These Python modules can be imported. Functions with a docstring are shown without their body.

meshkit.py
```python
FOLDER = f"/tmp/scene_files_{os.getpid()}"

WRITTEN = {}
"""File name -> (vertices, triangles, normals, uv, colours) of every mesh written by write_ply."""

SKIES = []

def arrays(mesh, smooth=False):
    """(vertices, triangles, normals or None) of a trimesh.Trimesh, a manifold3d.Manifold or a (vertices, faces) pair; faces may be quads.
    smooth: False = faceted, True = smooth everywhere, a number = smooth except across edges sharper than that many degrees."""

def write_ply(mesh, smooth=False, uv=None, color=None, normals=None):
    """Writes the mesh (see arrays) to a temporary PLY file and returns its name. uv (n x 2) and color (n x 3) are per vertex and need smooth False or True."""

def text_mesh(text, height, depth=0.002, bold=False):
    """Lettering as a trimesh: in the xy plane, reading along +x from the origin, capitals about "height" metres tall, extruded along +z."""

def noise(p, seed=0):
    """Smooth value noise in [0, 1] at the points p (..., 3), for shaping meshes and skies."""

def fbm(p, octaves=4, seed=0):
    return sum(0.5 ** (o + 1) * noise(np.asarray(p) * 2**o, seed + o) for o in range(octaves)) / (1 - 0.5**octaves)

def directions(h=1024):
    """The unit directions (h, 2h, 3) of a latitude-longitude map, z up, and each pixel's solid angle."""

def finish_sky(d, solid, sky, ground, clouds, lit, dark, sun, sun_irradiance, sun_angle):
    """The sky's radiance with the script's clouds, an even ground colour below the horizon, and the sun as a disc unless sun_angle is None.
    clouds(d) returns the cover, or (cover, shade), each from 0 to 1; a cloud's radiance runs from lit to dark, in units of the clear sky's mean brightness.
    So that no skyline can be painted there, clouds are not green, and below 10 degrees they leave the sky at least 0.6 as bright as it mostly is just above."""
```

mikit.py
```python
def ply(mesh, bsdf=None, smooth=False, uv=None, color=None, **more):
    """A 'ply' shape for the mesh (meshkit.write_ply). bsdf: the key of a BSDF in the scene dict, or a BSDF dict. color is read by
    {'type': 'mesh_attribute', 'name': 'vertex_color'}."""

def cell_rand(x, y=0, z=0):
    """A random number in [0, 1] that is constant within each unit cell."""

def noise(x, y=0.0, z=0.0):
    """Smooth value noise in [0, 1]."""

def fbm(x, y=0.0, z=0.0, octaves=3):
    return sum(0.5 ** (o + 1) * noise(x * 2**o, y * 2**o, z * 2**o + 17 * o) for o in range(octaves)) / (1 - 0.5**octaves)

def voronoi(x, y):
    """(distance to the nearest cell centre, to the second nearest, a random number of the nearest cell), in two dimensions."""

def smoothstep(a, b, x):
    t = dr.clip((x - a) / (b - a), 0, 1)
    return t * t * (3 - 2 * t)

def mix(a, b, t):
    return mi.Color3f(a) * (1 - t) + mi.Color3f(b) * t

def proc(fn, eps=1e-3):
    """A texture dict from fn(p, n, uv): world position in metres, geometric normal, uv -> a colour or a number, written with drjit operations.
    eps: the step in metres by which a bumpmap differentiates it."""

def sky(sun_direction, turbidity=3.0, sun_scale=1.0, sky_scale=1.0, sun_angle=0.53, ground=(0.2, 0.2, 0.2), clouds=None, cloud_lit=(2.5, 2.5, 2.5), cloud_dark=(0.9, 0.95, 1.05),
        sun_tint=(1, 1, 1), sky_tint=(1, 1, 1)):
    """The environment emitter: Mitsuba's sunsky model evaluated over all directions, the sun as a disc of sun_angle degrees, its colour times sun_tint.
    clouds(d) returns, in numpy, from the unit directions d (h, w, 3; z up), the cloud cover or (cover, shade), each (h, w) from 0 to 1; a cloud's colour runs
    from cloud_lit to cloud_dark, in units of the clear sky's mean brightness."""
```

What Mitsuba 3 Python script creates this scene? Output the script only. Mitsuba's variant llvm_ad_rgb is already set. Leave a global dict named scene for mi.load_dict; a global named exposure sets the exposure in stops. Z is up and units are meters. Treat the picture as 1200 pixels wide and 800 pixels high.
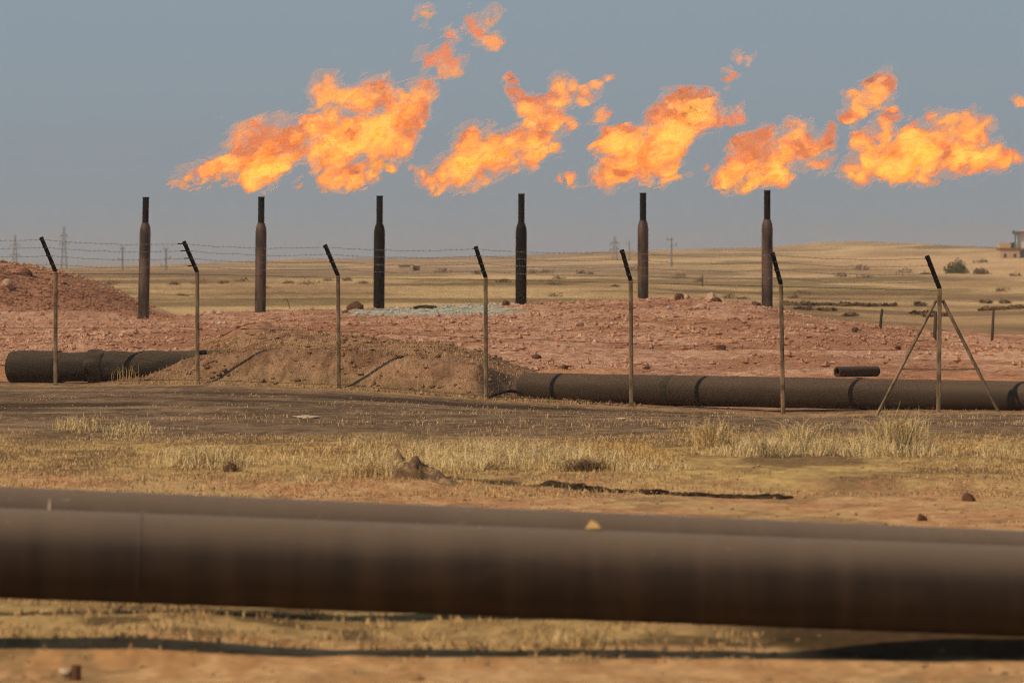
import math, random
import numpy as np, trimesh, mitsuba as mi, mikit, meshkit
from mikit import fbm, noise, voronoi, smoothstep, mix, cell_rand
import drjit as dr

random.seed(7); rng = np.random.default_rng(7)
T = mi.ScalarTransform4f
scene, labels = {}, {}
F, H0, HZ = 6660.0, 2.38, 312.0          # focal length in photo pixels, eye height, eye-level row: only used to survey positions

# ------------------------------------------------------------------ camera, light, exposure
exposure = 1.10
scene['camera'] = {'type': 'thinlens', 'fov': 10.297, 'fov_axis': 'x', 'aperture_radius': 0.020, 'focus_distance': 112.0,
                   'near_clip': 0.5, 'far_clip': 9000.0,
                   'to_world': T().look_at(origin=[0, 0, H0], target=[0, F, H0 - 88.0], up=[0, 0, 1])}
SUN = (-0.61, -0.40, 0.69)
def dust_veil(d):
    """A dusty afternoon sky: an even veil that thickens towards the horizon, faintly uneven."""
    el = np.degrees(np.arcsin(np.clip(d[..., 2], -1, 1)))
    n = meshkit.fbm(d * np.array([6, 6, 30.0]), 4, 3)
    cover = 0.25 + 0.72 * np.exp(-np.maximum(el, 0) / 16.0) + 0.08 * (n - 0.5)
    shade = np.exp(-el / 2.6) * 0.95 + 0.10 * (n - 0.5)
    return cover, shade
scene['sky'] = mikit.sky(SUN, turbidity=4.5, sun_scale=1.25, sky_scale=0.8, sun_angle=0.6, ground=(0.30, 0.22, 0.14), clouds=dust_veil,
                         cloud_lit=(1.46, 1.98, 2.38), cloud_dark=(1.28, 1.42, 1.55), sun_tint=(1.0, 0.90, 0.76))

# ------------------------------------------------------------------ helpers
def X(px, Y): return (px - 600.0) / F * Y
def Z(py, Y): return H0 - (py - HZ) / F * Y
def sst(a, b, x):
    t = np.clip((np.asarray(x, float) - a) / (b - a), 0, 1)
    return t * t * (3 - 2 * t)
def tag(key, label=None, cat=None, group=None, kind=None):
    d = {}
    if label: d['label'] = label
    if cat: d['category'] = cat
    if group: d['group'] = group
    if kind: d['kind'] = kind
    labels[key] = d
USED = {}
def numbered(name):
    n = USED.get(name, 0); USED[name] = n + 1
    return name if n == 0 else f'{name}_{n:03d}'
def add(key, mesh, bsdf, smooth=30, **kw):
    key = numbered(key)
    scene[key] = mikit.ply(mesh, bsdf, smooth, **kw)
    return key
def cat(ms): return trimesh.util.concatenate(ms)
def box(cx, cy, cz, sx, sy, sz):
    m = trimesh.creation.box((sx, sy, sz)); m.apply_translation((cx, cy, cz)); return m
def cbox(sx, sy, sz, c):
    """Box with chamfered vertical edges, base at z=0."""
    from shapely.geometry import Polygon
    a, b = sx / 2, sy / 2
    p = Polygon([(-a + c, -b), (a - c, -b), (a, -b + c), (a, b - c), (a - c, b), (-a + c, b), (-a, b - c), (-a, -b + c)])
    return trimesh.creation.extrude_polygon(p, sz, engine='earcut')
def tube(pts, r, sides=8, caps=True):
    p = np.asarray(pts, float); n = len(p)
    r = np.broadcast_to(np.asarray(r, float), (n,))
    t = np.gradient(p, axis=0); t /= np.linalg.norm(t, axis=1, keepdims=True)
    ref = np.array([0, 0, 1.0]) if abs(t[0, 2]) < 0.9 else np.array([0, 1.0, 0])
    a = np.cross(t, ref); a /= np.linalg.norm(a, axis=1, keepdims=True); b = np.cross(t, a)
    ang = np.arange(sides) * 2 * np.pi / sides
    v = p[:, None] + r[:, None, None] * (np.cos(ang)[None, :, None] * a[:, None] + np.sin(ang)[None, :, None] * b[:, None])
    v = v.reshape(-1, 3)
    i, j = np.meshgrid(np.arange(n - 1), np.arange(sides), indexing='ij')
    q = np.stack([i * sides + j, (i + 1) * sides + j, (i + 1) * sides + (j + 1) % sides, i * sides + (j + 1) % sides], -1).reshape(-1, 4)
    f = np.vstack([q[:, [0, 1, 2]], q[:, [0, 2, 3]]])
    if caps:
        v = np.vstack([v, p[:1], p[-1:]]); c0, c1 = n * sides, n * sides + 1
        k = np.arange(sides); k2 = (k + 1) % sides
        f = np.vstack([f, np.stack([k * 0 + c0, k, k2], 1), np.stack([k * 0 + c1, (n - 1) * sides + k2, (n - 1) * sides + k], 1)])
    m = trimesh.Trimesh(v, f, process=False)
    if m.is_volume is False and False: pass
    return m
def fixn(m):
    if m.volume < 0: m.invert()
    return m
def lathe(prof, n=28):
    return fixn(trimesh.creation.revolve(np.asarray(prof, float), sections=n))
ICO0 = trimesh.creation.icosphere(0); ICO1 = trimesh.creation.icosphere(1); ICO2 = trimesh.creation.icosphere(2); ICO3 = trimesh.creation.icosphere(3)
def rock(size, seed, sub=ICO2, flat=0.7, rough=0.45):
    v = np.array(sub.vertices)
    d = 1 + rough * 2 * (meshkit.fbm(v * 1.3 + seed * 7.3, 3, seed) - 0.5)
    d += 0.34 * (meshkit.noise(v * 2.6 + seed * 3.1, seed + 5) - 0.5)
    pl = np.random.default_rng(seed).normal(size=(9, 3)); pl /= np.linalg.norm(pl, axis=1, keepdims=True)
    d = np.minimum(d, (.72 / np.maximum(v @ pl.T, .05)).min(1))          # broken faces
    v = v * d[:, None] * np.array([1, 0.9, flat]) * size
    a = seed * 1.7; c, s = math.cos(a), math.sin(a)
    v[:, :2] = v[:, :2] @ np.array([[c, -s], [s, c]])
    return trimesh.Trimesh(v, sub.faces, process=False)

# ------------------------------------------------------------------ terrain
FX = np.array([-40, -9.04, -6.13, -3.31, -.5, 2.2, 4.9, 7.55, 12, 40]); FZ = np.array([.0, .03, .085, .04, -.119, -.198, -.30, -.20, -.2, -.1])
def Yf(x): return 106.35 - 0.724 * np.asarray(x, float)          # the fence line
def fz(x): return np.interp(x, FX, FZ)
BX = np.array([-8.4, -7.35, -6.6, -5.6, -4.8, -3, -1.4, -.6, .1, .8, 1.6, 3.4]); BH = np.array([0, .16, .55, .84, .95, .93, .89, .78, .56, .34, .18, 0])
CPX = np.array([-400, 0, 200, 250, 340, 440, 600, 700, 800, 850, 900, 950, 1000, 1100, 1200, 1700]); CPY = np.array([372, 380, 374, 366, 365, 362, 358, 354, 350, 352, 362, 372, 378, 388, 398, 402])
CX, CZ = X(CPX, 245.), Z(CPY, 245.)
MPX = np.array([-900, -300, -60, 0, 40, 80, 110, 140, 165, 190, 215]); MPY = np.array([312, 300, 301, 305, 311, 319, 329, 342, 354, 364, 376])
MX, MZ = X(MPX, 262.), np.maximum(Z(MPY, 262.), 0)
RPX = np.array([-3000, -600, 0, 85, 160, 230, 300, 350, 420, 520, 600, 690, 800, 900, 955, 1000, 1060, 1120, 1200, 1500, 2500]); RPY = np.array([318, 322, 321, 319, 315, 316, 309, 305, 305, 304, 302, 297, 294, 292, 286.5, 284.5, 287, 291, 292, 288, 300])
RX, RZ = X(RPX, 2500.), Z(RPY, 2500.)
def gn(x, y, f, o=3, s=0): return meshkit.fbm(np.stack([np.asarray(x) * f, np.asarray(y) * f, np.zeros_like(np.asarray(x, float)) + 3.3 * s], -1), o, s) - 0.5
def ground_h(x, y, fine=True):
    x, y = np.broadcast_arrays(np.asarray(x, float), np.asarray(y, float))
    yf = Yf(x); d = y - yf
    nearw = sst(88, 100, y)
    crest = np.interp(x, CX, CZ)
    platform = fz(x) + (crest - fz(x)) * sst(125, 245, y) ** 1.0
    plain = -.72 * sst(6, 28, x) * (1 - sst(500, 1300, y)) - 0.15
    back = sst(247, 275, y)
    z = nearw * platform * (1 - back) + back * plain
    # ridge on the skyline and the land climbing to it
    k = np.clip((y - 300) / 2200, 0, 1) ** 1.35
    z = z + k * np.interp(x * np.where(y > 2500, 1, 1 - .0 * k), RX, RZ + 1.0)
    z = z - np.clip((y - 2500) / 1500, 0, 1) * 30
    # nearer rise on the right, where the house stands
    z = z + 0.0 * sst(60, 105, x) * sst(620, 980, y) * (1 - sst(1300, 1700, y)) + 1.2 * sst(70, 130, x) * sst(380, 520, y) * (1 - sst(1300, 1700, y))
    # long low swells
    far = sst(280, 420, y) * (1 - .5 * sst(1500, 2500, y))
    z = z + far * (1.1 * gn(x, y, 1 / 120., 3, 2) + 0.5 * gn(x, y, 1 / 30., 3, 3))
    # berm that buries the pipe behind the fence
    hb = np.interp(x, BX, BH) * (1 + .22 * gn(x, y, .5, 3, 5))
    sh = 2.6 * sst(-.75, .35, x) + .3 * gn(x, y, .8, 3, 15); front = .70 * np.clip((d - sh - .12) / 1.25, 0, 1) + .30 * np.clip((d - sh - 1.1) / 3.5, 0, 1); rear = 1 - sst(5.0, 15.0, d)
    z = z + hb * front * rear
    # little hump behind
    z = z + .80 * np.exp(-(abs(x + 6.2) / 1.7) ** 1.7 - ((y - 142) / 6.0) ** 2) * (1 + .8 * gn(x, y, .9, 3, 6))
    # spoil heap on the left
    mz = np.interp(x, MX, MZ)
    z = z + mz * np.where(y < 262, sst(232, 262, y), 1 - sst(264, 290, y)) * (1 + .16 * gn(x, y, .35, 3, 7))
    # toe ridges of spoil at the front of the rubble
    z = z + .55 * sst(116, 119, y) * (1 - sst(124, 140, y)) * sst(.0, 1.2, x) * (.25 + np.clip(gn(x, y, .45, 3, 8) + .05, 0, 1) * 1.1) * (1 - .7 * sst(2, 9, x))
    # ground under the near pipes: lower to the left
    z = z + .10 * (gn(x, y, .18, 2, 9)) * (1 - sst(50, 60, y)) * 2
    z = z + .10 * (1 - sst(-2.4, -1.0, x)) * sst(33.8, 34.5, y) * (1 - sst(36, 40, y)) + .17 * sst(1.5, 2.8, x) * sst(34.45, 35.1, y) * (1 - sst(44, 52, y))
    # bank edge where the orange soil meets the grass
    z = z + .10 * sst(59.5, 61.0, y + 2.2 * gn(x, y, .5, 2, 10)) * (1 - sst(66, 80, y))
    # wheel ruts on the track
    tr = sst(84, 88, y) * (1 - sst(98, 101, d + 106))
    z = z - .03 * tr * (np.exp(-((y - 90.5 - .25 * x) / .5) ** 2) + np.exp(-((y - 94 - .22 * x) / .5) ** 2))
    if fine:
        rub = sst(124, 134, y) * (1 - sst(262, 285, y))
        amp = .05 + .07 * sst(60, 64, y) * (1 - sst(80, 85, y)) + .24 * rub + .17 * front * rear * sst(.02, .3, hb) + .25 * sst(290, 500, y)
        amp = amp * (1 - .35 * tr)
        z = z + amp * gn(x, y, .9, 4, 11) + .55 * amp * gn(x, y, 3.1, 2, 12) * (y < 300)
    return z

def ground_mesh():
    ys = np.concatenate([np.linspace(4, 28, 40, endpoint=False), 28 * 1.0026 ** np.arange(int(math.log(130 / 28) / math.log(1.0026)))])
    ys = np.concatenate([ys, 130 * 1.0042 ** np.arange(int(math.log(290 / 130) / math.log(1.0042)))])
    ys = np.concatenate([ys, np.geomspace(291, 4200, 240)])
    u = np.concatenate([np.linspace(-.9, -.115, 28, endpoint=False), np.linspace(-.115, .115, 350), np.linspace(.115, .9, 29)[1:]])
    uu, yy = np.meshgrid(u, ys)
    xx = uu * (yy + 12 * sst(.12, .9, abs(uu)))
    zz = ground_h(xx, yy)
    v = np.stack([xx, yy, zz], -1).reshape(-1, 3)
    n, m = uu.shape
    i, j = np.meshgrid(np.arange(n - 1), np.arange(m - 1), indexing='ij')
    a = i * m + j
    q = np.stack([a, a + 1, a + m + 1, a + m], -1).reshape(-1, 4)
    return trimesh.Trimesh(v, np.vstack([q[:, [0, 1, 2]], q[:, [0, 2, 3]]]), process=False)

def zone(a, b, w, y): return smoothstep(a - w, a + w, y) * (1 - smoothstep(b - w, b + w, y))
def ground_col(p, n, uv):
    x, y = p.x, p.y
    big = fbm(x * .22, y * .12, 0, 3); med = fbm(x * 1.1, y * .55, 4, 3); sml = fbm(x * 5, y * 2.2, 8, 3); tiny = noise(x * 19, y * 9)
    yj = y + 5 * (big - .5) + 3.5 * (med - .5)
    sand = mix((.40, .235, .115), (.50, .325, .17), smoothstep(.3, .7, sml))
    c = mix(sand, (.20, .135, .07), .65 * smoothstep(.55, .72, med) * smoothstep(.35, .6, sml))
    under = mix((.25, .175, .085), (.42, .30, .14), smoothstep(.3, .7, sml * .6 + med * .4))
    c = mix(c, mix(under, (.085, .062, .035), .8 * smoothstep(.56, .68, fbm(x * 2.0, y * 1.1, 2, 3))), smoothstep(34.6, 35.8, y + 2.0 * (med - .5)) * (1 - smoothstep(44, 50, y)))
    c = mix(c, (.035, .024, .017), .92 * smoothstep(1.35, 1.95, x + 1.2 * (med - .5)) * zone(34.3, 38.6, .25, y + .8 * (med - .5)))  # shade beneath the near pipes at right, painted into the soil colour
    orange = mix((.39, .215, .115), (.47, .315, .17), smoothstep(.3, .75, sml))
    orange = mix(orange, (.42, .30, .15), .8 * smoothstep(.47, .60, fbm(x * .7, y * .28, 13, 3)))
    orange = mix(orange, (.23, .14, .08), .6 * smoothstep(.57, .68, fbm(x * 2.1, y * .9, 14, 3)))
    c = mix(c, orange, smoothstep(44, 50, y))
    straw = mix((.24, .165, .08), (.45, .325, .145), smoothstep(.28, .7, .55 * sml + .45 * med))
    straw = mix(straw, (.15, .10, .058), .8 * smoothstep(.51, .66, fbm(x * .8, y * .30, 11, 3)))
    c = mix(c, straw, smoothstep(58.5, 63, yj - 1.0 * big + 2.0 * (sml - .5)))
    c = mix(c, (.05, .038, .028), .9 * smoothstep(.30, .0, dr.abs(y - (60.6 - .93 * (x - .36)) ) + .5 * (sml - .5) + .2 * (med - .5)) * zone(-.9, 2.9, .25, x))
    track = mix((.115, .083, .060), (.205, .147, .10), smoothstep(.32, .7, .6 * sml + .4 * med))
    track = mix(track, (.27, .20, .13), .7 * smoothstep(.6, .72, fbm(x * .55, y * .75, 21, 3)))
    track = mix(track, (.055, .04, .032), .85 * smoothstep(.45, .62, fbm(x * .22 + 5, y * .5, 25, 3)) * zone(92, 104, 2, y))
    c = mix(c, track, smoothstep(75.0, 83, yj + 5 * (med - .5) - .10 * x))
    d = y - (106.35 - .724 * x)
    toe = mix((.22, .148, .088), (.33, .225, .13), smoothstep(.3, .7, sml))
    c = mix(c, toe, smoothstep(-3.2, -.8, d + 2.0 * (med - .5)))
    berm = mix((.185, .105, .066), (.37, .232, .148), smoothstep(.25, .72, .5 * sml + .5 * fbm(x * 2.2, y * 2.2, 5, 3)))
    c = mix(c, berm, smoothstep(.2, 1.0, d + .8 * (sml - .5)))
    hump = dr.exp(-dr.square((x + 6.3) / 1.7) - dr.square((y - 141) / 7))
    red = mix((.42, .20, .105), (.47, .26, .15), smoothstep(.3, .7, sml))
    c = mix(c, red, smoothstep(115.5, 120, y + 3 * (med - .5) - 6 * (1 - smoothstep(-.5, 2.5, x)) * smoothstep(-8.5, -6.5, x) + 6 * (fbm(x * .9, y * .4, 19, 3) - .5)))
    pink = mix((.40, .215, .14), (.54, .35, .255), smoothstep(.28, .7, .5 * sml + .5 * noise(x * 6, y * 3)))
    pink = mix(pink, (.31, .15, .09), .7 * smoothstep(.48, .64, fbm(x * .3, y * .14, 31, 3)))
    c = mix(c, pink, smoothstep(124, 136, y + 9 * (med - .5)))
    c = mix(c, mix(berm, (.33, .18, .11), .5), .85 * smoothstep(.25, .6, hump + .4 * (med - .5)))
    heap = mix((.27, .135, .085), (.38, .205, .135), smoothstep(.3, .7, sml))
    c = mix(c, heap, smoothstep(.45, .95, p.z + .6 * (med - .5)) * (1 - smoothstep(-15.5, -13.5, x)) * smoothstep(225, 240, y))
    grey = mix((.30, .31, .27), (.50, .51, .45), smoothstep(.3, .7, sml))
    gx = (x + 3.1) / 3.6
    c = mix(c, grey, smoothstep(.35, .6, fbm(x * .5, y * .15, 41, 3) + .35 - .45 * gx * gx) * zone(214, 262, 6, y))
    gold = mix((.36, .245, .14), (.54, .40, .22), smoothstep(.3, .7, fbm(x * .05, y * .016, 51, 4)))
    gold = mix(gold, (.245, .165, .10), .9 * smoothstep(.52, .66, fbm(x * .018, y * .010, 61, 4)))
    gold = mix(gold, (.17, .13, .07), .75 * smoothstep(.57, .66, fbm(x * .035 + 9, y * .016, 65, 4)))
    gold = mix(gold, (.27, .20, .16), .55 * smoothstep(.48, .6, fbm(x * .006, y * .0022, 69, 3)) * smoothstep(700, 1300, y))
    pale = mix((.46, .31, .18), (.60, .43, .26), fbm(x * .08, y * .03, 71, 3))
    gold = mix(gold, pale, .85 * smoothstep(58, 80, x + 12 * (big - .5)) * zone(560, 1500, 60, y))
    gold = mix(gold, (.18, .12, .08), .75 * smoothstep(.50, .62, fbm(x * .07, y * .035, 75, 4)) * smoothstep(8, 20, x) * zone(300, 620, 30, y))
    gold = gold * (.82 + .36 * noise(x * 1.2, y * .5))
    c = mix(c, gold, smoothstep(256, 272, y + 8 * (med - .5)))
    return c * (.80 + .40 * tiny)
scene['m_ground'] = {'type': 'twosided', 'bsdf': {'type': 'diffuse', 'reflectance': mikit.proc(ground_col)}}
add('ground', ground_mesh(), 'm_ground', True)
tag('ground', 'dry ground with sandy soil, dark track, rubble bank and golden plain running to low hills', kind='structure')

# ------------------------------------------------------------------ materials
def M(name, color, rough=.7, **kw):
    scene[name] = {'type': 'twosided', 'bsdf': {'type': 'principled', 'base_color': color if isinstance(color, dict) else {'type': 'rgb', 'value': list(color)}, 'roughness': rough, 'specular': .3, **kw}}
    return name
def D(name, color):
    scene[name] = {'type': 'twosided', 'bsdf': {'type': 'diffuse', 'reflectance': color if isinstance(color, dict) else {'type': 'rgb', 'value': list(color)}}}
    return name
def straw_col(p, n, uv):
    a = noise(p.x * 9, p.y * 9, 3); b = fbm(p.x * .9, p.y * .5, 7, 2)
    return mix(mix((.44, .33, .165), (.76, .63, .37), a), (.50, .33, .13), .8 * smoothstep(.5, .7, b)) * (.9 + .2 * noise(p.x * 40, p.y * 40))
D('m_straw', mikit.proc(straw_col))
def stubble_col(p, n, uv):
    a = noise(p.x * 7, p.y * 7, 3)
    return mix((.31, .20, .105), (.60, .435, .235), a)
D('m_stubble', mikit.proc(stubble_col))
def rubble_col(p, n, uv):
    a = noise(p.x * 5.1, p.y * 5.1, p.z * 5.1); b = fbm(p.x * .3, p.y * .14, 31, 3)
    c = mix((.36, .18, .11), (.56, .355, .25), a)
    c = mix(c, (.57, .44, .35), smoothstep(.84, .92, noise(p.x * 3.3 + 7, p.y * 3.3, 2)))
    c = mix(c, (.28, .14, .09), .55 * smoothstep(.5, .66, b))
    gx = (p.x + 3.1) / 3.6
    c = mix(c, mix((.28, .29, .26), (.54, .55, .49), a), smoothstep(.35, .6, fbm(p.x * .5, p.y * .15, 41, 3) + .35 - .45 * gx * gx) * zone(214, 262, 6, p.y))
    return mix(c, c * .72, (1 - smoothstep(-15.5, -13.5, p.x)) * smoothstep(225, 240, p.y))
D('m_rubble', mikit.proc(rubble_col))
D('m_rock_pink', mikit.proc(lambda p, n, uv: mix((.36, .21, .15), (.58, .42, .33), fbm(p.x * 4, p.y * 4, p.z * 4, 3))))
D('m_rock_dark', mikit.proc(lambda p, n, uv: mix((.07, .035, .022), (.16, .085, .055), fbm(p.x * 5, p.y * 5, p.z * 5, 3))))
D('m_soil_dark', mikit.proc(lambda p, n, uv: mix((.11, .072, .045), (.30, .205, .12), smoothstep(.3, .7, fbm(p.x * 7, p.y * 7, p.z * 7, 3)))))
D('m_clod', mikit.proc(lambda p, n, uv: mix((.22, .13, .075), (.42, .27, .155), noise(p.x * 9, p.y * 9, p.z * 9))))
D('m_berm_clod', mikit.proc(lambda p, n, uv: mix((.15, .085, .052), (.40, .26, .165), noise(p.x * 6, p.y * 6, p.z * 6))))
D('m_black_soil', mikit.proc(lambda p, n, uv: mix((.018, .014, .011), (.07, .05, .035), smoothstep(.3, .7, fbm(p.x * 5, p.y * 5, p.z * 5, 3)))))
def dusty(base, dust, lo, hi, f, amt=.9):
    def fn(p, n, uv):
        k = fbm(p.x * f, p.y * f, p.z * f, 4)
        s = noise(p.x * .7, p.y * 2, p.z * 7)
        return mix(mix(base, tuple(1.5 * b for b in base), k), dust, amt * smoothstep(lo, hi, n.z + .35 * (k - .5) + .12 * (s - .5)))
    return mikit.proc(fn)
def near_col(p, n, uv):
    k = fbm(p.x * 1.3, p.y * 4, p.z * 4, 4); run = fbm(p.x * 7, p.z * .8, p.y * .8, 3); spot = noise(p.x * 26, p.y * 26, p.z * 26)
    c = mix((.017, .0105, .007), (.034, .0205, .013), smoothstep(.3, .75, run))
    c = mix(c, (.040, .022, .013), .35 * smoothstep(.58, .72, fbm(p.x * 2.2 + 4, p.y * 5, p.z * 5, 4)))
    c = mix(c, (.165, .125, .094), .95 * smoothstep(.10, 1.18, n.z + .16 * (k - .5) + .07 * (run - .5)))  # dust on upward faces, widened to paint the light falloff down the pipe
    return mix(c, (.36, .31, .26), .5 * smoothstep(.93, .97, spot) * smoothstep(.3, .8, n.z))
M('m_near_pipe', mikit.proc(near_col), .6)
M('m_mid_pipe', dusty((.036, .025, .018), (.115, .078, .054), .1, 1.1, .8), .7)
M('m_tar', dusty((.022, .018, .014), (.085, .062, .042), .2, 1.1, 1.3), .75)
M('m_black', (.010, .009, .009), .7)
def rust_col(p, n, uv):
    k = fbm(p.x * 3, p.y * 3, p.z * .9, 4); s = noise(p.x * 8, p.y * 8, p.z * .5)
    return mix(mix((.028, .022, .020), (.085, .055, .041), smoothstep(.35, .65, k)), (.12, .09, .075), .5 * smoothstep(.6, .8, s))
M('m_stack', mikit.proc(rust_col), .6)
M('m_stack_soot', mikit.proc(lambda p, n, uv: mix((.005, .005, .005), (.013, .012, .011), fbm(p.x * 3, p.y * 3, p.z * 1.2, 3))), .7); scene['m_stack_soot']['bsdf']['specular'] = .08
def post_col(p, n, uv):
    k = fbm(p.x * 12, p.y * 12, p.z * 5, 3)
    return mix((.12, .082, .052), (.25, .18, .115), smoothstep(.3, .7, k))
M('m_post', mikit.proc(post_col), .7)
D('m_wire', (.045, .035, .027))
M('m_barb', (.13, .125, .12), .5)
M('m_pylon', (.17, .17, .18), .6)
D('m_leaf', mikit.proc(lambda p, n, uv: mix((.05, .06, .022), (.11, .115, .045), noise(p.x * 1.3, p.y * 1.3, p.z * 1.3))))
D('m_scrub', mikit.proc(lambda p, n, uv: mix((.085, .055, .034), (.20, .14, .08), noise(p.x * .9, p.y * .9, p.z * 2))))
D('m_house', mikit.proc(lambda p, n, uv: mix((.42, .29, .19), (.52, .38, .26), fbm(p.x, p.y, p.z, 3))))
D('m_house_white', (.62, .60, .57)); D('m_house_band', (.20, .095, .055)); M('m_dark_glass', (.03, .035, .04), .25); M('m_teal', (.035, .15, .15), .5)
D('m_pale', mikit.proc(lambda p, n, uv: mix((.36, .28, .20), (.50, .41, .30), fbm(p.x * 6, p.y * 6, p.z * 6, 3))))

# ------------------------------------------------------------------ flare stacks
def gz(x, y): return float(ground_h(np.array([x]), np.array([y]))[0])
stacks = [  # foot px, foot row, top px, top row, shoulder row, distance, label
    (168, 369, 171, 231, 266, 243, 'rusty brown flare stack leaning at the foot of the red spoil heap'),
    (305, 363, 306.3, 230.5, 266, 246, 'dark flare stack standing behind the small brown hump of soil'),
    (444, 362, 445, 229.5, 267, 246, 'black flare stack at the left end of the pale grey gravel'),
    (610.5, 357, 611, 227, 266, 246, 'soot black flare stack at the right end of the pale grey gravel'),
    (753.5, 357, 753.5, 226, 263, 246, 'half rusty flare stack on the crest of the pink rubble bank'),
    (899, 366, 899, 223, 262, 243, 'rusty flare stack farthest right, beside the bent fence post')]
for i, (fx, fy, tx, ty, sy, Y, lab) in enumerate(stacks):
    k = numbered('flare_stack'); tag(k, lab, 'flare stack', 'row of flare stacks on the rubble bank')
    s = Y / F
    xb, xt = X(fx, Y), X(tx, Y); zb = gz(xb, Y) - .5; zt, zs = Z(ty, Y), Z(sy, Y)
    top_of = Z(fy, Y)
    R, r = (6.5 if i != 4 else 6.3) * s, 3.75 * s
    lean = (xt - xb) / max(zt - top_of, 1)
    def sh(m, z0=zt):
        m.vertices[:, 0] += xt + (m.vertices[:, 2] - z0) * lean; m.vertices[:, 1] += Y; return m
    rust = 'm_stack_soot' if i in (2, 3) else 'm_stack'
    scene[k + '__lower_pipe'] = mikit.ply(sh(lathe([(0, zb), (R, zb), (R, zs - .22), (R * .98, zs - .15), (0, zs - .15)])), rust, 30)
    scene[k + '__shoulder'] = mikit.ply(sh(lathe([(0, zs - .148), (R * .97, zs - .148), (R * .9, zs - .02), (r * 1.12, zs + .17), (0, zs + .17)])), rust, 40)
    scene[k + '__upper_pipe'] = mikit.ply(sh(lathe([(0, zs + .172), (r, zs + .172), (r, zt - .06), (r * 1.06, zt - .055), (r * 1.06, zt), (r * .86, zt), (r * .86, zt - .7), (0, zt - .7)])), 'm_stack_soot', 30)

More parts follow.
